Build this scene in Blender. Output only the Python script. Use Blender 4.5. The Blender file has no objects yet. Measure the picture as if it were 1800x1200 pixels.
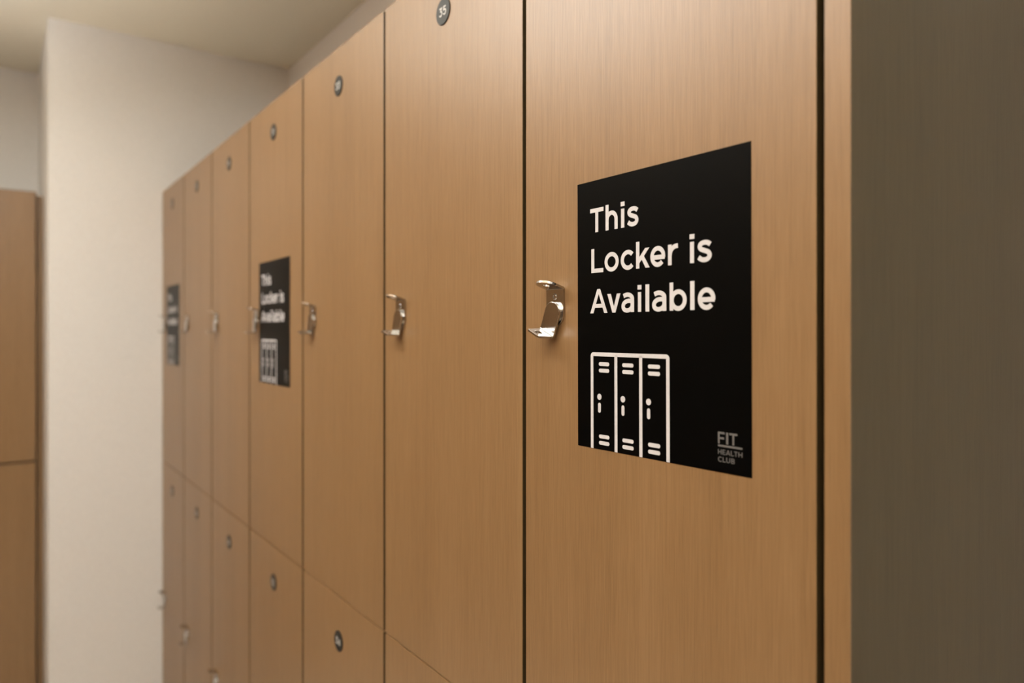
import bpy, bmesh, math
from mathutils import Vector, Matrix

C = bpy.context.scene.collection
SC = bpy.context.scene
PI = math.pi

# ------------------------------------------------------------------ camera
CAM_Z = 1.585
YAW = 36.08                       # degrees the lens is turned towards the locker fronts
cam_data = bpy.data.cameras.new('camera')
cam = bpy.data.objects.new('camera', cam_data)
C.objects.link(cam)
cam.location = (0, 0, CAM_Z)
cam.rotation_euler = (math.radians(90), 0, math.radians(-YAW))
cam_data.sensor_width = 36.0
cam_data.lens = 1249.0 / 1800.0 * 36.0
cam_data.shift_y = -20.0 / 1800.0
cam_data.clip_start = 0.02
cam_data.dof.use_dof = True
cam_data.dof.focus_distance = 0.75
cam_data.dof.aperture_fstop = 3.1
SC.camera = cam

# ------------------------------------------------------------------ world, view
w = bpy.data.worlds.new('world')
SC.world = w
w.use_nodes = True
w.node_tree.nodes['Background'].inputs[0].default_value = (0.80, 0.92, 1.0, 1)
w.node_tree.nodes['Background'].inputs[1].default_value = 0.09
SC.view_settings.view_transform = 'Standard'
SC.view_settings.look = 'None'
SC.view_settings.exposure = -0.94
SC.view_settings.gamma = 1.0
SC.view_settings.use_curve_mapping = False

# ------------------------------------------------------------------ ceiling lights
CEIL = CAM_Z + 1.075
def ceiling_light(x, y, length, watts):
    """A slim linear fitting running along the aisle."""
    d = bpy.data.lights.new('ceiling_light', 'AREA')
    d.shape = 'RECTANGLE'
    d.size = 0.16
    d.size_y = length
    d.energy = watts
    d.color = (0.94, 0.99, 1.05)
    o = bpy.data.objects.new('ceiling_light', d)
    C.objects.link(o)
    o.location = (x, y, CEIL - 0.012)
    return o
ceiling_light(-0.50, 1.38, 1.25, 25)
ceiling_light(-0.50, -0.70, 1.30, 11)
# an added fill light, unseen above the aisle, that brightens the ceiling
d = bpy.data.lights.new('fill_uplight', 'AREA')
d.shape = 'RECTANGLE'; d.size = 0.10; d.size_y = 3.6; d.spread = math.radians(152)
d.energy = 158; d.color = (0.97, 0.99, 0.99)
o = bpy.data.objects.new('fill_uplight', d)
C.objects.link(o)
o.location = (-0.60, 0.70, CEIL - 0.50)
o.rotation_euler = (PI, 0, 0)

# ------------------------------------------------------------------ materials
def new_mat(name):
    m = bpy.data.materials.new(name)
    m.use_nodes = True
    return m, m.node_tree.nodes, m.node_tree.links, m.node_tree.nodes['Principled BSDF']

def plain(name, col, rough=0.5, metal=0.0, spec=0.5, bump=0.0, bscale=300):
    m, N, L, b = new_mat(name)
    b.inputs['Roughness'].default_value = rough
    b.inputs['Metallic'].default_value = metal
    b.inputs['Specular IOR Level'].default_value = spec
    g = N.new('ShaderNodeNewGeometry')
    n = N.new('ShaderNodeTexNoise')
    n.inputs['Scale'].default_value = bscale
    n.inputs['Detail'].default_value = 3
    L.new(g.outputs['Position'], n.inputs['Vector'])
    r = N.new('ShaderNodeValToRGB')
    r.color_ramp.elements[0].position = 0.3
    r.color_ramp.elements[1].position = 0.7
    r.color_ramp.elements[0].color = tuple(c * 0.96 for c in col) + (1,)
    r.color_ramp.elements[1].color = tuple(min(1, c * 1.04) for c in col) + (1,)
    L.new(n.outputs['Fac'], r.inputs['Fac'])
    L.new(r.outputs['Color'], b.inputs['Base Color'])
    if bump:
        bp = N.new('ShaderNodeBump')
        bp.inputs['Strength'].default_value = bump
        bp.inputs['Distance'].default_value = 0.0006
        L.new(n.outputs['Fac'], bp.inputs['Height'])
        L.new(bp.outputs['Normal'], b.inputs['Normal'])
    return m

def wood(name, dark, mid, light, rough, spec, coat=0.0):
    """Fine upright-grained laminate: long thin fibres, a few broader bands."""
    m, N, L, b = new_mat(name)
    g = N.new('ShaderNodeNewGeometry')
    def streak(scale, zs, detail):
        mp = N.new('ShaderNodeMapping')
        mp.inputs['Scale'].default_value = (scale, scale, scale * zs)
        L.new(g.outputs['Position'], mp.inputs['Vector'])
        n = N.new('ShaderNodeTexNoise')
        n.inputs['Scale'].default_value = 1.0
        n.inputs['Detail'].default_value = detail
        n.inputs['Roughness'].default_value = 0.62
        L.new(mp.outputs['Vector'], n.inputs['Vector'])
        return n.outputs['Fac']
    fine = streak(620, 0.035, 3)
    med = streak(150, 0.012, 2)
    broad = streak(14, 0.05, 2)
    def madd(a, k, prev=None):
        q = N.new('ShaderNodeMath'); q.operation = 'MULTIPLY_ADD'
        L.new(a, q.inputs[0]); q.inputs[1].default_value = k
        if prev is None: q.inputs[2].default_value = 0.0
        else: L.new(prev, q.inputs[2])
        return q.outputs[0]
    v = madd(broad, 0.26, madd(med, 0.22, madd(fine, 0.52)))
    r = N.new('ShaderNodeValToRGB')
    e = r.color_ramp.elements
    e[0].position = 0.36; e[0].color = dark + (1,)
    e[1].position = 0.62; e[1].color = light + (1,)
    k = e.new(0.48); k.color = mid + (1,)
    L.new(v, r.inputs['Fac'])
    L.new(r.outputs['Color'], b.inputs['Base Color'])
    b.inputs['Roughness'].default_value = rough
    b.inputs['Specular IOR Level'].default_value = spec
    bp = N.new('ShaderNodeBump')
    bp.inputs['Strength'].default_value = 0.10
    bp.inputs['Distance'].default_value = 0.0004
    L.new(fine, bp.inputs['Height'])
    L.new(bp.outputs['Normal'], b.inputs['Normal'])
    return m

M_WOOD = wood('beech_laminate', (0.194, 0.106, 0.044), (0.234, 0.131, 0.056), (0.271, 0.156, 0.071), 0.38, 0.72)
M_WOOD_SHADED = wood('shaded_laminate', (0.074, 0.054, 0.024), (0.086, 0.063, 0.028), (0.098, 0.072, 0.034), 0.45, 0.36)  # wood laminate of the unlit end side, its shade put into the colour
M_BODY = wood('carcass_board', (0.045, 0.030, 0.016), (0.055, 0.036, 0.02), (0.065, 0.042, 0.023), 0.6, 0.3)
M_WALL = plain('white_wall_paint', (0.82, 0.805, 0.79), 0.75, 0, 0.25, 0.08, 220)
M_CEIL = plain('ceiling_paint', (0.94, 0.885, 0.745), 0.85, 0, 0.2, 0.05, 220)
M_FLOOR = plain('pale_floor_tile', (0.74, 0.64, 0.53), 0.45, 0, 0.4, 0.02, 40)
M_CHROME = plain('polished_chrome', (0.54, 0.52, 0.50), 0.19, 1.0)
M_BLACK = plain('black_print', (0.0006, 0.0007, 0.0007), 0.38, 0, 0.07, 0.0, 900)
M_INK = plain('white_print', (0.64, 0.62, 0.64), 0.5, 0, 0.3)
M_GREY = plain('grey_print', (0.135, 0.128, 0.125), 0.5, 0, 0.3)
M_DISC = plain('dark_disc_plastic', (0.016, 0.016, 0.015), 0.42, 0, 0.3)
M_NUM = plain('disc_numeral_white', (0.72, 0.70, 0.68), 0.5, 0, 0.3)
M_EDGE = plain('dark_door_edge', (0.060, 0.040, 0.016), 0.6, 0, 0.2)
M_PLINTH = plain('dark_plinth', (0.03, 0.027, 0.024), 0.5)

# ------------------------------------------------------------------ mesh helpers
def link_mesh(name, bm, m, parent=None, loc=None, smooth=False):
    bmesh.ops.recalc_face_normals(bm, faces=bm.faces[:])
    me = bpy.data.meshes.new(name)
    bm.to_mesh(me); bm.free()
    if smooth:
        for p in me.polygons: p.use_smooth = True
    if m: me.materials.append(m)
    o = bpy.data.objects.new(name, me)
    C.objects.link(o)
    if parent: o.parent = parent
    if loc: o.location = loc
    return o

def add_box(bm, x0, x1, y0, y1, z0, z1, bev=0.0):
    t = bmesh.new()
    v = [t.verts.new((x, y, z)) for x in (x0, x1) for y in (y0, y1) for z in (z0, z1)]
    for f in ((0, 1, 3, 2), (4, 6, 7, 5), (0, 4, 5, 1), (2, 3, 7, 6), (0, 2, 6, 4), (1, 5, 7, 3)):
        t.faces.new([v[i] for i in f])
    if bev:
        bmesh.ops.bevel(t, geom=t.edges[:], offset=bev, segments=2, affect='EDGES', profile=0.6)
    me = bpy.data.meshes.new('tmp'); t.to_mesh(me); t.free()
    bm.from_mesh(me); bpy.data.meshes.remove(me)

def box(name, m, x0, x1, y0, y1, z0, z1, parent=None, bev=0.0):
    bm = bmesh.new()
    add_box(bm, x0, x1, y0, y1, z0, z1, bev)
    return link_mesh(name, bm, m, parent)

def thing(name, label, cat, loc, rotz=0.0, group=None):
    o = bpy.data.objects.new(name, None)
    o.empty_display_size = 0.05
    C.objects.link(o)
    o.location = loc
    o.rotation_euler = (0, 0, rotz)
    o['label'] = label; o['category'] = cat
    if group: o['group'] = group
    return o

def structure(o):
    o['kind'] = 'structure'
    return o

def prism(bm, pts, y0, y1):
    """A flat outline in XZ given thickness from y0 (back) to y1 (front)."""
    a = [bm.verts.new((x, y1, z)) for x, z in pts]
    b = [bm.verts.new((x, y0, z)) for x, z in pts]
    bm.faces.new(a)
    n = len(pts)
    for i in range(n):
        j = (i + 1) % n
        bm.faces.new((a[i], b[i], b[j], a[j]))

def ribbon(bm, pts, sw, y0, y1, closed=False):
    """A pen stroke of width sw along pts (XZ), mitred at its bends."""
    n = len(pts); h = sw / 2
    L, R = [], []
    for i in range(n):
        p = Vector(pts[i])
        if closed: q0, q1 = Vector(pts[i - 1]), Vector(pts[(i + 1) % n])
        else: q0, q1 = Vector(pts[max(i - 1, 0)]), Vector(pts[min(i + 1, n - 1)])
        d0 = (p - q0); d1 = (q1 - p)
        if d0.length < 1e-9: d0 = d1
        if d1.length < 1e-9: d1 = d0
        d0.normalize(); d1.normalize()
        n0 = Vector((-d0.y, d0.x)); n1 = Vector((-d1.y, d1.x))
        mm = (n0 + n1); mm.normalize()
        k = h / max(0.35, mm.dot(n0))
        L.append(p + mm * k); R.append(p - mm * k)
    fa = [bm.verts.new((v.x, y1, v.y)) for v in L]; fb = [bm.verts.new((v.x, y1, v.y)) for v in R]
    ba = [bm.verts.new((v.x, y0, v.y)) for v in L]; bb = [bm.verts.new((v.x, y0, v.y)) for v in R]
    for i in range(n if closed else n - 1):
        j = (i + 1) % n
        bm.faces.new((fa[i], fa[j], fb[j], fb[i]))
        bm.faces.new((fa[i], ba[i], ba[j], fa[j]))
        bm.faces.new((fb[i], fb[j], bb[j], bb[i]))
    if not closed:
        bm.faces.new((fa[0], fb[0], bb[0], ba[0]))
        bm.faces.new((fa[-1], ba[-1], bb[-1], fb[-1]))

def arc(cx, cz, rx, rz, a0, a1, n=20):
    return [(cx + rx * math.cos(math.radians(a0 + (a1 - a0) * i / n)),
             cz + rz * math.sin(math.radians(a0 + (a1 - a0) * i / n))) for i in range(n + 1)]

def spline(pts, n=6):
    out = []
    P = [pts[0]] + list(pts) + [pts[-1]]
    for i in range(1, len(P) - 2):
        p0, p1, p2, p3 = (Vector(q) for q in P[i - 1:i + 3])
        for k in range(n):
            t = k / n
            v = 0.5 * ((2 * p1) + (p2 - p0) * t + (2 * p0 - 5 * p1 + 4 * p2 - p3) * t * t + (3 * p1 - p0 - 3 * p2 + p3) * t ** 3)
            out.append((v.x, v.y))
    out.append(tuple(pts[-1]))
    return out

# ------------------------------------------------------------------ lettering (a geometric sans drawn stroke by stroke; cap height = 1)
XH, ASC = 0.765, 1.04
def glyph(ch, sw):
    """Returns (strokes, polygons): strokes are (points, closed)."""
    h = sw / 2
    S, P = [], []
    if ch == 'T':
        S = [([(0, 1 - h), (0.80, 1 - h)], 0), ([(0.40, 0), (0.40, 1 - h)], 0)]
    elif ch == 'I':
        S = [([(h, 0), (h, 1)], 0)]
    elif ch == 'L':
        S = [([(h, 1), (h, h), (0.68, h)], 0)]
    elif ch == 'F':
        S = [([(h, 0), (h, 1 - h), (0.68, 1 - h)], 0), ([(h, 0.47), (0.62, 0.47)], 0)]
    elif ch == 'E':
        S = [([(0.70, 1 - h), (h, 1 - h), (h, h), (0.70, h)], 0), ([(h, 0.5), (0.63, 0.5)], 0)]
    elif ch == 'H':
        S = [([(h, 0), (h, 1)], 0), ([(0.82 - h, 0), (0.82 - h, 1)], 0), ([(h, 0.5), (0.82 - h, 0.5)], 0)]
    elif ch == 'A':
        wd = 1.0; k = sw * 1.09
        P = [[(0, 0), (k, 0), (wd / 2, 0.80), (wd / 2 + 0.082, 1.0), (wd / 2 - 0.082, 1.0)],
             [(wd, 0), (wd / 2 + 0.082, 1.0), (wd / 2, 0.80), (wd - k, 0)],
             [(0.25, 0.225), (0.75, 0.225), (0.69, 0.225 + sw * 0.92), (0.31, 0.225 + sw * 0.92)]]
    elif ch == 'C':
        S = [(arc(0.45, 0.5, 0.45 - h, 0.515 - h, 48, 312, 28), 0)]
    elif ch == 'U':
        S = [([(h, 1), (h, 0.40)] + arc(0.40, 0.39, 0.40 - h, 0.40 - h, 180, 360, 18) + [(0.80 - h, 1)], 0)]
    elif ch == 'B':
        S = [([(h, 0), (h, 1)], 0),
             ([(h, 1 - h), (0.42, 1 - h)] + arc(0.42, 0.755, 0.24 - h * 0.6, 0.245 - h, 90, -90, 12) + [(h, 0.51)], 0),
             ([(h, h), (0.44, h)] + arc(0.44, 0.268, 0.28 - h * 0.6, 0.268 - h, -90, 90, 12) + [(h, 0.536 - h)], 0)]
    elif ch == 'h':
        wd = 0.68
        S = [([(h, 0), (h, ASC)], 0),
             ([(h, 0.36)] + arc(wd / 2, 0.40, wd / 2 - h, XH + 0.012 - h - 0.40, 180, 0, 20) + [(wd - h, 0)], 0)]
    elif ch == 'i':
        S = [([(0.105, 0), (0.105, XH)], 0)]
        P = [[(0.003, 0.865), (0.207, 0.865), (0.207, ASC), (0.003, ASC)]]
    elif ch == 'l':
        S = [([(h, 0), (h, ASC)], 0)]
    elif ch == 'o':
        S = [(arc(0.41, XH / 2, 0.41 - h, XH / 2 - h + 0.014, 0, 360, 40)[:-1], 1)]
    elif ch == 'c':
        S = [(arc(0.39, XH / 2, 0.39 - h, XH / 2 - h + 0.014, 42, 318, 28), 0)]
    elif ch == 'e':
        wd = 0.76
        S = [(arc(wd / 2, XH / 2, wd / 2 - h, XH / 2 - h + 0.014, -8, 318, 34), 0),
             ([(h, XH / 2 - 0.035), (wd - 0.008, XH / 2 - 0.035)], 0)]
        S[1] = ([(h, XH / 2 - 0.030), (wd - h * 0.3, XH / 2 - 0.030)], 0)
    elif ch == 'r':
        S = [([(h, 0), (h, XH)], 0), (spline([(h, 0.34), (h + 0.04, 0.52), (0.24, 0.645), (0.36, 0.688), (0.47, 0.695)]), 0)]
    elif ch == 's':
        S = [(spline([(0.555, 0.600), (0.45, 0.668), (0.315, 0.690), (0.165, 0.655), (0.105, 0.555), (0.165, 0.462), (0.32, 0.400),
                      (0.47, 0.335), (0.525, 0.220), (0.455, 0.112), (0.305, 0.075), (0.165, 0.105), (0.055, 0.180)]), 0)]
    elif ch == 'k':
        S = [([(h, 0), (h, ASC)], 0)]
        P = [[(h, 0.215), (h + 0.10, 0.215), (0.685, XH), (0.475, XH), (h, 0.345)],
             [(0.255, 0.395), (0.495, 0.0), (0.705, 0.0), (0.375, 0.515)]]
    elif ch == 'v':
        k = sw * 1.13
        P = [[(0, XH), (0.275, 0), (0.365, 0), (0.36, 0.25), (k, XH)],
             [(0.72, XH), (0.72 - k, XH), (0.36, 0.25), (0.355, 0), (0.445, 0)]]
    elif ch == 'a':
        wd = 0.64
        S = [(spline([(0.105, 0.640), (0.215, 0.682), (0.33, 0.692), (0.455, 0.655), (wd - h - 0.012, 0.575), (wd - h, 0.46)]) + [(wd - h, 0)], 0),
             (spline([(wd - h, 0.425), (0.40, 0.448), (0.24, 0.425), (0.125, 0.345), (0.085, 0.232), (0.13, 0.125), (0.25, 0.072), (0.38, 0.082),
                      (0.50, 0.150), (wd - h, 0.235)]), 0)]
    elif ch == 'b':
        wd = 0.80
        S = [([(h, 0), (h, ASC)], 0),
             (arc(wd / 2 + 0.01, XH / 2, wd / 2 - h - 0.01, XH / 2 - h + 0.014, 0, 360, 36)[:-1], 1)]
    elif ch == '0':
        S = [(arc(0.36, 0.5, 0.36 - h, 0.5 - h, 0, 360, 30)[:-1], 1)]
    elif ch == '1':
        S = [([(0.05, 0.84), (0.25, 1 - h * 0.6), (0.27, 0)], 0)]
    elif ch == '2':
        S = [(spline([(0.06, 0.76), (0.16, 0.89), (0.33, 0.93), (0.51, 0.87), (0.55, 0.70), (0.44, 0.52), (0.10, h)]) + [(0.64, h)], 0)]
    elif ch == '3':
        S = [([(0.06, 1 - h), (0.56, 1 - h), (0.31, 0.60)] + spline([(0.31, 0.60), (0.50, 0.54), (0.575, 0.36), (0.48, 0.15), (0.30, h), (0.04, 0.19)])[1:], 0)]
    elif ch == '4':
        S = [([(0.68, 0.26), (0.08, 0.26), (0.52, 1 - h), (0.52, 0)], 0)]
    elif ch == '5':
        S = [([(0.56, 1 - h), (0.15, 1 - h), (0.12, 0.56)] + spline([(0.12, 0.56), (0.34, 0.62), (0.54, 0.52), (0.575, 0.33), (0.48, 0.14), (0.28, h), (0.04, 0.19)])[1:], 0)]
    elif ch == '6':
        S = [(arc(0.34, 0.32, 0.34 - h, 0.32 - h, 0, 360, 28)[:-1], 1), (spline([(h + 0.01, 0.36), (0.17, 0.66), (0.40, 0.97)]), 0)]
    elif ch == '7':
        S = [([(0.02, 1 - h), (0.58, 1 - h), (0.20, 0)], 0)]
    elif ch == '8':
        S = [(arc(0.33, 0.27, 0.33 - h, 0.27 - h * 0.8, 0, 360, 26)[:-1], 1), (arc(0.33, 0.745, 0.28 - h, 0.255 - h * 0.8, 0, 360, 26)[:-1], 1)]
    elif ch == '9':
        S = [(arc(0.34, 0.68, 0.34 - h, 0.32 - h, 0, 360, 28)[:-1], 1), (spline([(0.68 - h - 0.01, 0.64), (0.51, 0.34), (0.28, 0.03)]), 0)]
    return S, P

def glyph_span(ch, sw):
    t = bmesh.new()
    S, P = glyph(ch, sw)
    for pts, cl in S: ribbon(t, pts, sw, 0, -1, bool(cl))
    for pts in P: prism(t, pts, 0, -1)
    xs = [v.co.x for v in t.verts]
    t.free()
    return min(xs), max(xs)

def put_glyph(bm, ch, x0, x1, zb, cap, sw, y0, y1):
    """Draws ch so that it fills x0..x1 and stands on the line zb."""
    t = bmesh.new()
    S, P = glyph(ch, sw)
    k = 0
    for pts, cl in S: ribbon(t, pts, sw, y0, y1 - k * 1.5e-5, bool(cl)); k += 1     # overlapping strokes sit a hair apart
    for pts in P: prism(t, pts, y0, y1 - k * 1.5e-5); k += 1
    xs = [v.co.x for v in t.verts]
    a, b = min(xs), max(xs)
    for v in t.verts:
        v.co.x = x0 + (v.co.x - a) / (b - a) * (x1 - x0)
        v.co.z = zb + v.co.z * cap
    me = bpy.data.meshes.new('tmp'); t.to_mesh(me); t.free()
    bm.from_mesh(me); bpy.data.meshes.remove(me)

# ------------------------------------------------------------------ the room
D = 0.5072                # the door fronts stand this far to the right of the lens
S0 = 0.298                # where the row of lockers begins, measured ahead of the lens
PITCH = 0.3735
ROW_END = 2.912
XR = 0.98
structure(box('floor', M_FLOOR, -1.15, 1.12, -3.0, 3.75, -0.1, 0))
structure(box('ceiling', M_CEIL, -1.15, 1.12, -3.0, 3.75, CEIL, CEIL + 0.1))
structure(box('wall_right', M_WALL, XR, 1.10, -3.0, 3.70, 0, CEIL))
structure(box('wall_left', M_WOOD, -1.12, -1.0, -3.0, 3.70, 0, CEIL))
structure(box('wall_back', M_WALL, -1.0, 0.15, 3.58, 3.70, 0, CEIL))
structure(box('wall_end', M_WALL, 0.150, XR, ROW_END, 3.70, 0, CEIL))

# ------------------------------------------------------------------ lockers
TOP = CAM_Z + 0.516
SEAM = CAM_Z - 0.4855
BOT = CAM_Z - 1.4925
GAPV, GAPH = 0.0066, 0.0028

def make_body(wd, ht, depth, parent):
    t = 0.016; g = 0.0004
    y0 = 0.0195
    bm = bmesh.new()
    add_box(bm, g, t, y0, depth, g, ht - g)
    add_box(bm, wd - t, wd - g, y0, depth, g, ht - g)
    add_box(bm, t, wd - t, y0, depth, g, t)
    add_box(bm, t, wd - t, y0, depth, ht - t, ht - g)
    add_box(bm, t, wd - t, depth - 0.008, depth, t, ht - t)
    return link_mesh('body', bm, M_BODY, parent)

def make_door(wd, ht, parent, gap_top, gap_bot):
    bm = bmesh.new()
    add_box(bm, GAPV / 2, wd - GAPV / 2, 0.0, 0.0185, gap_bot, ht - gap_top, 0.0009)
    o = link_mesh('door', bm, M_WOOD, parent)
    o.data.materials.append(M_EDGE)                # the upright edges are banded dark
    for p in o.data.polygons:
        if abs(p.normal.x) > 0.95: p.material_index = 1
    return o

def make_disc(num, parent, x, z):
    bm = bmesh.new()
    r = 0.0185
    prof = [(0, -0.0016), (r - 0.0006, -0.0016), (r, -0.0010), (r, 0.0)]
    n = 48
    rings = []
    for rr, yy in prof[1:]:
        rings.append([bm.verts.new((rr * math.cos(2 * PI * i / n), yy, rr * math.sin(2 * PI * i / n))) for i in range(n)])
    bm.faces.new(rings[0])
    for a, b in zip(rings, rings[1:]):
        for i in range(n):
            bm.faces.new((a[i], a[(i + 1) % n], b[(i + 1) % n], b[i]))
    bm.faces.new(rings[-1])
    o = link_mesh('number_disc', bm, M_DISC, parent, (x, 0, z))
    bm = bmesh.new()
    sw, cap = 0.145, 0.0124
    spans = [glyph_span(c, sw) for c in num]
    ws = [(b - a) * cap for a, b in spans]
    gap = 0.14 * cap
    total = sum(ws) + gap * (len(ws) - 1)
    cx = -total / 2
    for c, wd_ in zip(num, ws):
        put_glyph(bm, c, cx, cx + wd_, -cap / 2, cap, sw, -0.0015, -0.00175)
        cx += wd_ + gap
    link_mesh('numeral', bm, M_NUM, o)
    return o

def plate_with_hole(bm, outline, hc, hr, n=56):
    """Sheet in the (a, b) plane with one round hole; the outline is sampled by rays from the hole's centre."""
    def hit(ang):
        d = Vector((math.cos(ang), math.sin(ang))); best = None
        m = len(outline)
        for i in range(m):
            p = Vector(outline[i]); q = Vector(outline[(i + 1) % m]); e = q - p
            den = d.x * e.y - d.y * e.x
            if abs(den) < 1e-12: continue
            wv = p - Vector(hc)
            t = (wv.x * e.y - wv.y * e.x) / den
            u = (wv.x * d.y - wv.y * d.x) / den
            if t > 0 and -1e-6 <= u <= 1 + 1e-6 and (best is None or t < best): best = t
        return (hc[0] + d.x * best, hc[1] + d.y * best)
    angs = [2 * PI * i / n for i in range(n)]
    for p in outline:
        a = math.atan2(p[1] - hc[1], p[0] - hc[0]) % (2 * PI)
        if min(abs(a - x) for x in angs) > 1e-3: angs.append(a)
    angs.sort()
    ou = [hit(a) for a in angs]
    inn = [(hc[0] + hr * math.cos(a), hc[1] + hr * math.sin(a)) for a in angs]
    return ou, inn

def tongue(bm, yp, zb, sgn, flen, tip_w, hw, br, rounded, turn=90.0):
    """A strip plate lying in the door plane at depth yp, rounded at one end (centre z=0), turned outwards through a small
    bend at z = zb (sgn +1 up / -1 down) into a flange with a padlock hole."""
    zs = zb - sgn * br
    # flat body: round end + straight sides up to the bend
    pts = []
    for i in range(21):
        a = PI * i / 20
        pts.append((hw * math.cos(a), -sgn * hw * math.sin(a)))
    prof = [bm.verts.new((x, yp, z)) for x, z in pts]
    a0 = bm.verts.new((-hw, yp, zs)); a1 = bm.verts.new((hw, yp, zs))
    bm.faces.new(prof + [a0, a1])
    prev = (a0, a1)
    for i in range(1, 9):
        t = math.radians(turn) * i / 8
        y = yp - br * (1 - math.cos(t)); z = zs + sgn * br * math.sin(t)
        c = (bm.verts.new((-hw, y, z)), bm.verts.new((hw, y, z)))
        bm.faces.new((prev[0], prev[1], c[1], c[0]))
        prev = c
    # flange
    ye, ze = y, z
    fy, fz = -math.sin(t), sgn * math.cos(t)
    if rounded:
        out = [(-hw, 0.0)] + [(-hw * math.cos(PI * i / 16), (flen - hw * 0.8) + hw * 0.8 * math.sin(PI * i / 16)) for i in range(17)] + [(hw, 0.0)]
    else:
        out = [(-hw, 0.0), (-tip_w, flen - 0.001), (-tip_w + 0.0012, flen), (tip_w - 0.0012, flen), (tip_w, flen - 0.001), (hw, 0.0)]
    ou, inn = plate_with_hole(bm, out, (0, flen * 0.55), 0.0042)
    A = [bm.verts.new((p[0], ye + fy * p[1], ze + fz * p[1])) for p in ou]
    B = [bm.verts.new((p[0], ye + fy * p[1], ze + fz * p[1])) for p in inn]
    n = len(A)
    for i in range(n):
        j = (i + 1) % n
        bm.faces.new((A[i], A[j], B[j], B[i]))
    bmesh.ops.remove_doubles(bm, verts=bm.verts[:], dist=1e-5)

def solid(o, th):
    s = o.modifiers.new('thickness', 'SOLIDIFY'); s.thickness = th; s.offset = 0
    b = o.modifiers.new('edge', 'BEVEL'); b.width = 0.00035; b.segments = 2; b.limit_method = 'ANGLE'; b.angle_limit = math.radians(50)

def cyl(bm, r, y0, y1, n=32, rim=0.0, slot=0.0):
    prof = [(r, y0), (r, y1 + rim), (r - rim, y1)]
    if slot: prof += [(slot, y1), (slot * 0.9, y1 + 0.0012)]
    rings = [[bm.verts.new((rr * math.cos(2 * PI * i / n), yy, rr * math.sin(2 * PI * i / n))) for i in range(n)] for rr, yy in prof]
    bm.faces.new(rings[0]); bm.faces.new(rings[-1])
    for a, b in zip(rings, rings[1:]):
        for i in range(n): bm.faces.new((a[i], a[(i + 1) % n], b[(i + 1) % n], b[i]))

def make_hasp(parent, x, z, tilt):
    bm = bmesh.new()
    tongue(bm, -0.0012, 0.0278, 1, 0.0225, 0.0105, 0.0148, 0.0020, True, 73.0)
    h = link_mesh('lock_hasp', bm, M_CHROME, parent, (x, 0, z))
    solid(h, 0.0026)
    bm = bmesh.new()
    tongue(bm, -0.0056, -0.0245, -1, 0.0180, 0.0106, 0.0124, 0.0026, False)
    la = link_mesh('swing_latch', bm, M_CHROME, h)
    solid(la, 0.0026)
    la.rotation_euler = (0, math.radians(tilt), 0)
    bm = bmesh.new()
    cyl(bm, 0.0122, -0.0023, -0.0046, 40, 0.0004)
    link_mesh('washer', bm, M_CHROME, h)
    bm = bmesh.new()
    cyl(bm, 0.0036, -0.0022, -0.0038, 24, 0.0007, 0.0017)
    link_mesh('screw', bm, M_CHROME, h, (0, 0, 0.0182))
    return h

HX, HZ = 0.0595, 0.5045       # the hasp's pivot on a door, from the door's lower left corner
def make_locker(loc, rotz, wd, z0, z1, label, group, num, tilt, depth=0.465, drop=0.0715, gap=GAPH):
    t = thing('locker', label, 'locker', (loc[0], loc[1], z0), rotz, group)
    ht = z1 - z0
    make_body(wd, ht, depth, t)
    make_door(wd, ht, t, gap / 2, gap / 2)
    if num: make_disc(num, t, wd / 2, ht - drop)
    make_hasp(t, HX, HZ, tilt)
    return t

def copy_locker(src, loc, z0, label, group, num, tilt, drop):
    r = src.copy(); C.objects.link(r)
    r.location = (loc[0], loc[1], z0)
    r['label'] = label; r['group'] = group
    wd = PITCH
    for ch in list(src.children):
        if ch.name.startswith('number_disc'): continue
        c = ch.copy(); C.objects.link(c); c.parent = r
        for gch in list(ch.children):
            d = gch.copy(); C.objects.link(d); d.parent = c
            if d.name.startswith('swing_latch'): d.rotation_euler = (0, math.radians(tilt), 0)
    ht = src['height']
    make_disc(num, r, wd / 2, ht - drop)
    return r

UP = [
    ('upper wood-grain locker beside the dark end panel, large black poster on its door', '37', 22.5),
    ('upper wood-grain locker with disc 35, bare door with no poster', '35', 16),
    ('upper wood-grain locker with disc 33, bare door between disc 35 and a posted door', '33', 14),
    ('upper wood-grain locker with the middle one of the three posters', '31', 3),
    ('upper wood-grain locker with a bare door just behind the middle poster', '29', 4),
    ('upper wood-grain locker with bare door, next to the farthest poster', '27', 2),
    ('upper wood-grain locker against the white wall, farthest poster on its door', '25', 0),
]
LO = [
    ('lower wood-grain locker beside the dark end panel, under the large poster', '38', 6),
    ('lower wood-grain locker under disc 35, only its slanted top corner in frame', '36', 8),
    ('lower wood-grain locker with disc 34, nearest number disc in the lower row', '34', 3),
    ('lower wood-grain locker directly under the middle poster door', '32', 5),
    ('lower wood-grain locker with hasp low at the picture edge, third from the white wall', '30', 4),
    ('lower wood-grain locker second from the white wall', '28', 3),
    ('lower wood-grain locker against the white wall, under the farthest poster', '26', 2),
]
def row(data, z0, z1, group, drop):
    src = None
    for k, (label, num, tilt) in enumerate(data):
        loc = (D, S0 + PITCH * (k + 1))
        if src is None:
            src = make_locker(loc, -PI / 2, PITCH, z0, z1, label, group, num, tilt, drop=drop)
            src['height'] = z1 - z0
        else:
            copy_locker(src, loc, z0, label, group, num, tilt, drop)
row(UP, SEAM, TOP, 'upper lockers of the long row', 0.0715)
row(LO, BOT, SEAM, 'lower lockers of the long row', 0.0805)

# the plinth under the row
p = box('plinth', M_PLINTH, D + 0.05, XR - 0.005, S0 + 0.001, ROW_END - 0.002, 0, BOT)
p['label'] = 'dark recessed plinth under the long row of lockers'; p['category'] = 'plinth'

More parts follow.
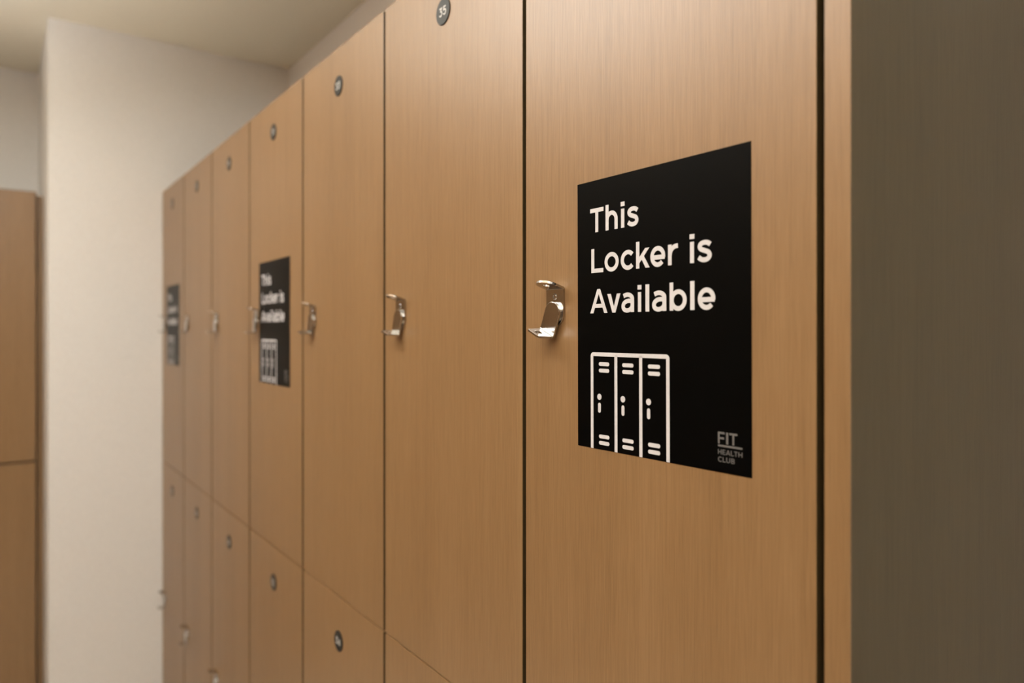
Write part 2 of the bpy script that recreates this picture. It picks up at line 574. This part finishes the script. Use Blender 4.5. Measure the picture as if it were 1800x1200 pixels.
# the end panel: a board with a wood front edge and a large side coloured darker for its shade
ep = thing('end_panel', 'tall laminate end panel, side colour darkened for shade, pale wood front edge, right of the lockers', 'panel', (D, 0.2748, 0))
box('panel_board', M_WOOD_SHADED, 0.0012, XR - D - 0.003, 0, 0.0202, 0, TOP, ep)
e = box('edge_band', M_WOOD, 0, 0.0012, 0, 0.0202, 0, TOP, ep)
e['label'] = 'pale wood-grain front edge strip'

# ------------------------------------------------------------------ the other lockers, beyond the white wall end
FAR_Y, FAR_X = 3.17, 0.1275
FAR_SEAM = SEAM
FAR = [('next to the narrow filler strip by the white wall', None), ('second from the white wall', None), ('third from the white wall', None)]
for k, (where, num) in enumerate(FAR):
    x = FAR_X - PITCH * (k + 1)
    make_locker((x, FAR_Y), 0, PITCH, FAR_SEAM, TOP, 'upper wood-grain locker at far left, ' + where, 'far left lockers', num, 2, 0.40, gap=0.0075)
    make_locker((x, FAR_Y), 0, PITCH, BOT, FAR_SEAM, 'lower wood-grain locker at far left, ' + where, 'far left lockers', num, 2, 0.40, gap=0.0075)
f = box('filler_strip', M_WOOD, FAR_X + 0.001, 0.1495, FAR_Y + 0.030, FAR_Y + 0.050, 0, TOP - 0.012)
f['label'] = 'narrow recessed wood filler strip between far left lockers and white wall'; f['category'] = 'filler strip'
p = box('plinth', M_PLINTH, FAR_X - PITCH * 3, FAR_X, FAR_Y + 0.05, FAR_Y + 0.39, 0, BOT)
p['label'] = 'dark plinth under the far left lockers'; p['category'] = 'plinth'

# ------------------------------------------------------------------ posters
PW, PH = 0.2167, 0.2794
def make_poster(loc, label):
    t = thing('poster', label, 'poster', loc, -PI / 2, 'locker availability posters')
    box('sheet', M_BLACK, 0, PW, -0.0004, -0.00005, 0, PH, t)
    yb, yf = -0.00038, -0.00052
    bm = bmesh.new()
    cap, sw = 0.0250, 0.172
    mm = 0.001
    LINES = [
        (54.15, 'This', [(20.1, 40.3), (43.4, 60.8), (65.2, 70.6), (74.1, 89.4)]),
        (96.35, 'Lockeris', [(21.7, 39.8), (41.75, 62.1), (65.0, 82.4), (86.1, 103.9), (104.8, 123.4), (126.8, 138.7), (152.2, 157.6), (160.9, 176.6)]),
        (138.5, 'Available', [(19.95, 45.8), (45.7, 64.6), (65.9, 83.2), (88.0, 93.1), (98.3, 103.2), (106.8, 124.5), (128.6, 148.7), (152.5, 157.8), (161.3, 180.3)]),
    ]
    for down, text, spans in LINES:
        for ch, (a, b) in zip(text, spans):
            x0, x1 = a * mm, b * mm
            if ch == 'l': x0, x1 = (a + b) / 2 * mm - sw * cap * 0.56, (a + b) / 2 * mm + sw * cap * 0.56
            put_glyph(bm, ch, x0, x1, PH - down * mm, cap, sw, yb, yf)
    o = link_mesh('lettering', bm, M_INK, t)
    o['label'] = 'white words This Locker is Available'
    # the row of three lockers drawn at the foot
    bm = bmesh.new()
    st = 0.0040
    def rr(x0, x1, d0, d1):
        r = min(x1 - x0, d1 - d0) / 2
        pts = []
        for cx, cz, a0 in ((x1 - r, PH - d0 - r, 0), (x0 + r, PH - d0 - r, 90), (x0 + r, PH - d1 + r, 180), (x1 - r, PH - d1 + r, 270)):
            pts += arc(cx, cz, r, r, a0, a0 + 90, 8)
        out = []
        for q in pts:
            if not out or (abs(q[0] - out[-1][0]) + abs(q[1] - out[-1][1])) > 1e-6: out.append(q)
        if abs(out[0][0] - out[-1][0]) + abs(out[0][1] - out[-1][1]) < 1e-6: out.pop()
        prism(bm, out, yb, yf)
    xl, xr_, zt = 0.0224, 0.1262, PH - 0.1812
    r = 0.0022
    path = [(xl, 0.0)] + arc(xl + r, zt - r, r, r, 180, 90, 6) + arc(xr_ - r, zt - r, r, r, 90, 0, 6) + [(xr_, 0.0)]
    ribbon(bm, path, st, yb, yf)
    for xc in (0.0577, 0.0918): ribbon(bm, [(xc, 0.0), (xc, zt)], st, yb, yf)
    for x0 in (0.0328, 0.0668, 0.1012):
        for d in (0.1892, 0.1959, 0.2640, 0.2706): rr(x0, x0 + 0.0154, d, d + 0.0039)
        prism(bm, arc(x0 + 0.0007, PH - 0.2252, 0.0032, 0.0032, 0, 360, 24)[:-1], yb, yf)
        rr(x0 - 0.0013, x0 + 0.0029, 0.2313, 0.2417)
    o = link_mesh('locker_drawing', bm, M_INK, t)
    o['label'] = 'white line drawing of three lockers'
    # the club's name, bottom right
    bm = bmesh.new()
    def word(text, spans, down, cap, sw):
        for ch, (a, b) in zip(text, spans): put_glyph(bm, ch, a * mm, b * mm, PH - down * mm, cap, sw, yb, yf)
    word('FIT', [(182.65, 189.6), (191.2, 193.3), (194.4, 202.5)], 254.55, 0.0101, 0.17)
    prism(bm, [(0.18265, PH - 0.2571), (0.2075, PH - 0.2571), (0.2075, PH - 0.2555), (0.18265, PH - 0.2555)], yb, yf)
    word('HEALTH', [(182.65, 186.3), (187.3, 190.3), (191.0, 195.3), (196.0, 198.9), (199.2, 202.6), (203.6, 207.5)], 263.7, 0.0042, 0.145)
    word('CLUB', [(182.65, 186.7), (187.6, 190.5), (191.3, 195.1), (196.2, 199.9)], 270.2, 0.0043, 0.145)
    o = link_mesh('club_mark', bm, M_GREY, t)
    o['label'] = 'small grey words FIT HEALTH CLUB with a rule'
    return t

def copy_thing(src, loc, label):
    r = src.copy(); C.objects.link(r)
    r.location = loc; r['label'] = label
    for ch in list(src.children):
        c = ch.copy(); C.objects.link(c); c.parent = r
    return r

POSTER_Z = CAM_Z - 0.1220
p0 = make_poster((D, 0.5750, POSTER_Z - 0.0014), 'large sharp black poster on the nearest locker door, right of the hasp')
copy_thing(p0, (D, 1.7120, POSTER_Z), 'black poster of middle distance, on the fourth upper door from the end panel')
copy_thing(p0, (D, 2.8250, POSTER_Z), 'blurred black poster on the farthest locker door, by the white wall')
p0.rotation_euler = (0, math.radians(-0.20), -PI / 2)      # stuck on a shade askew
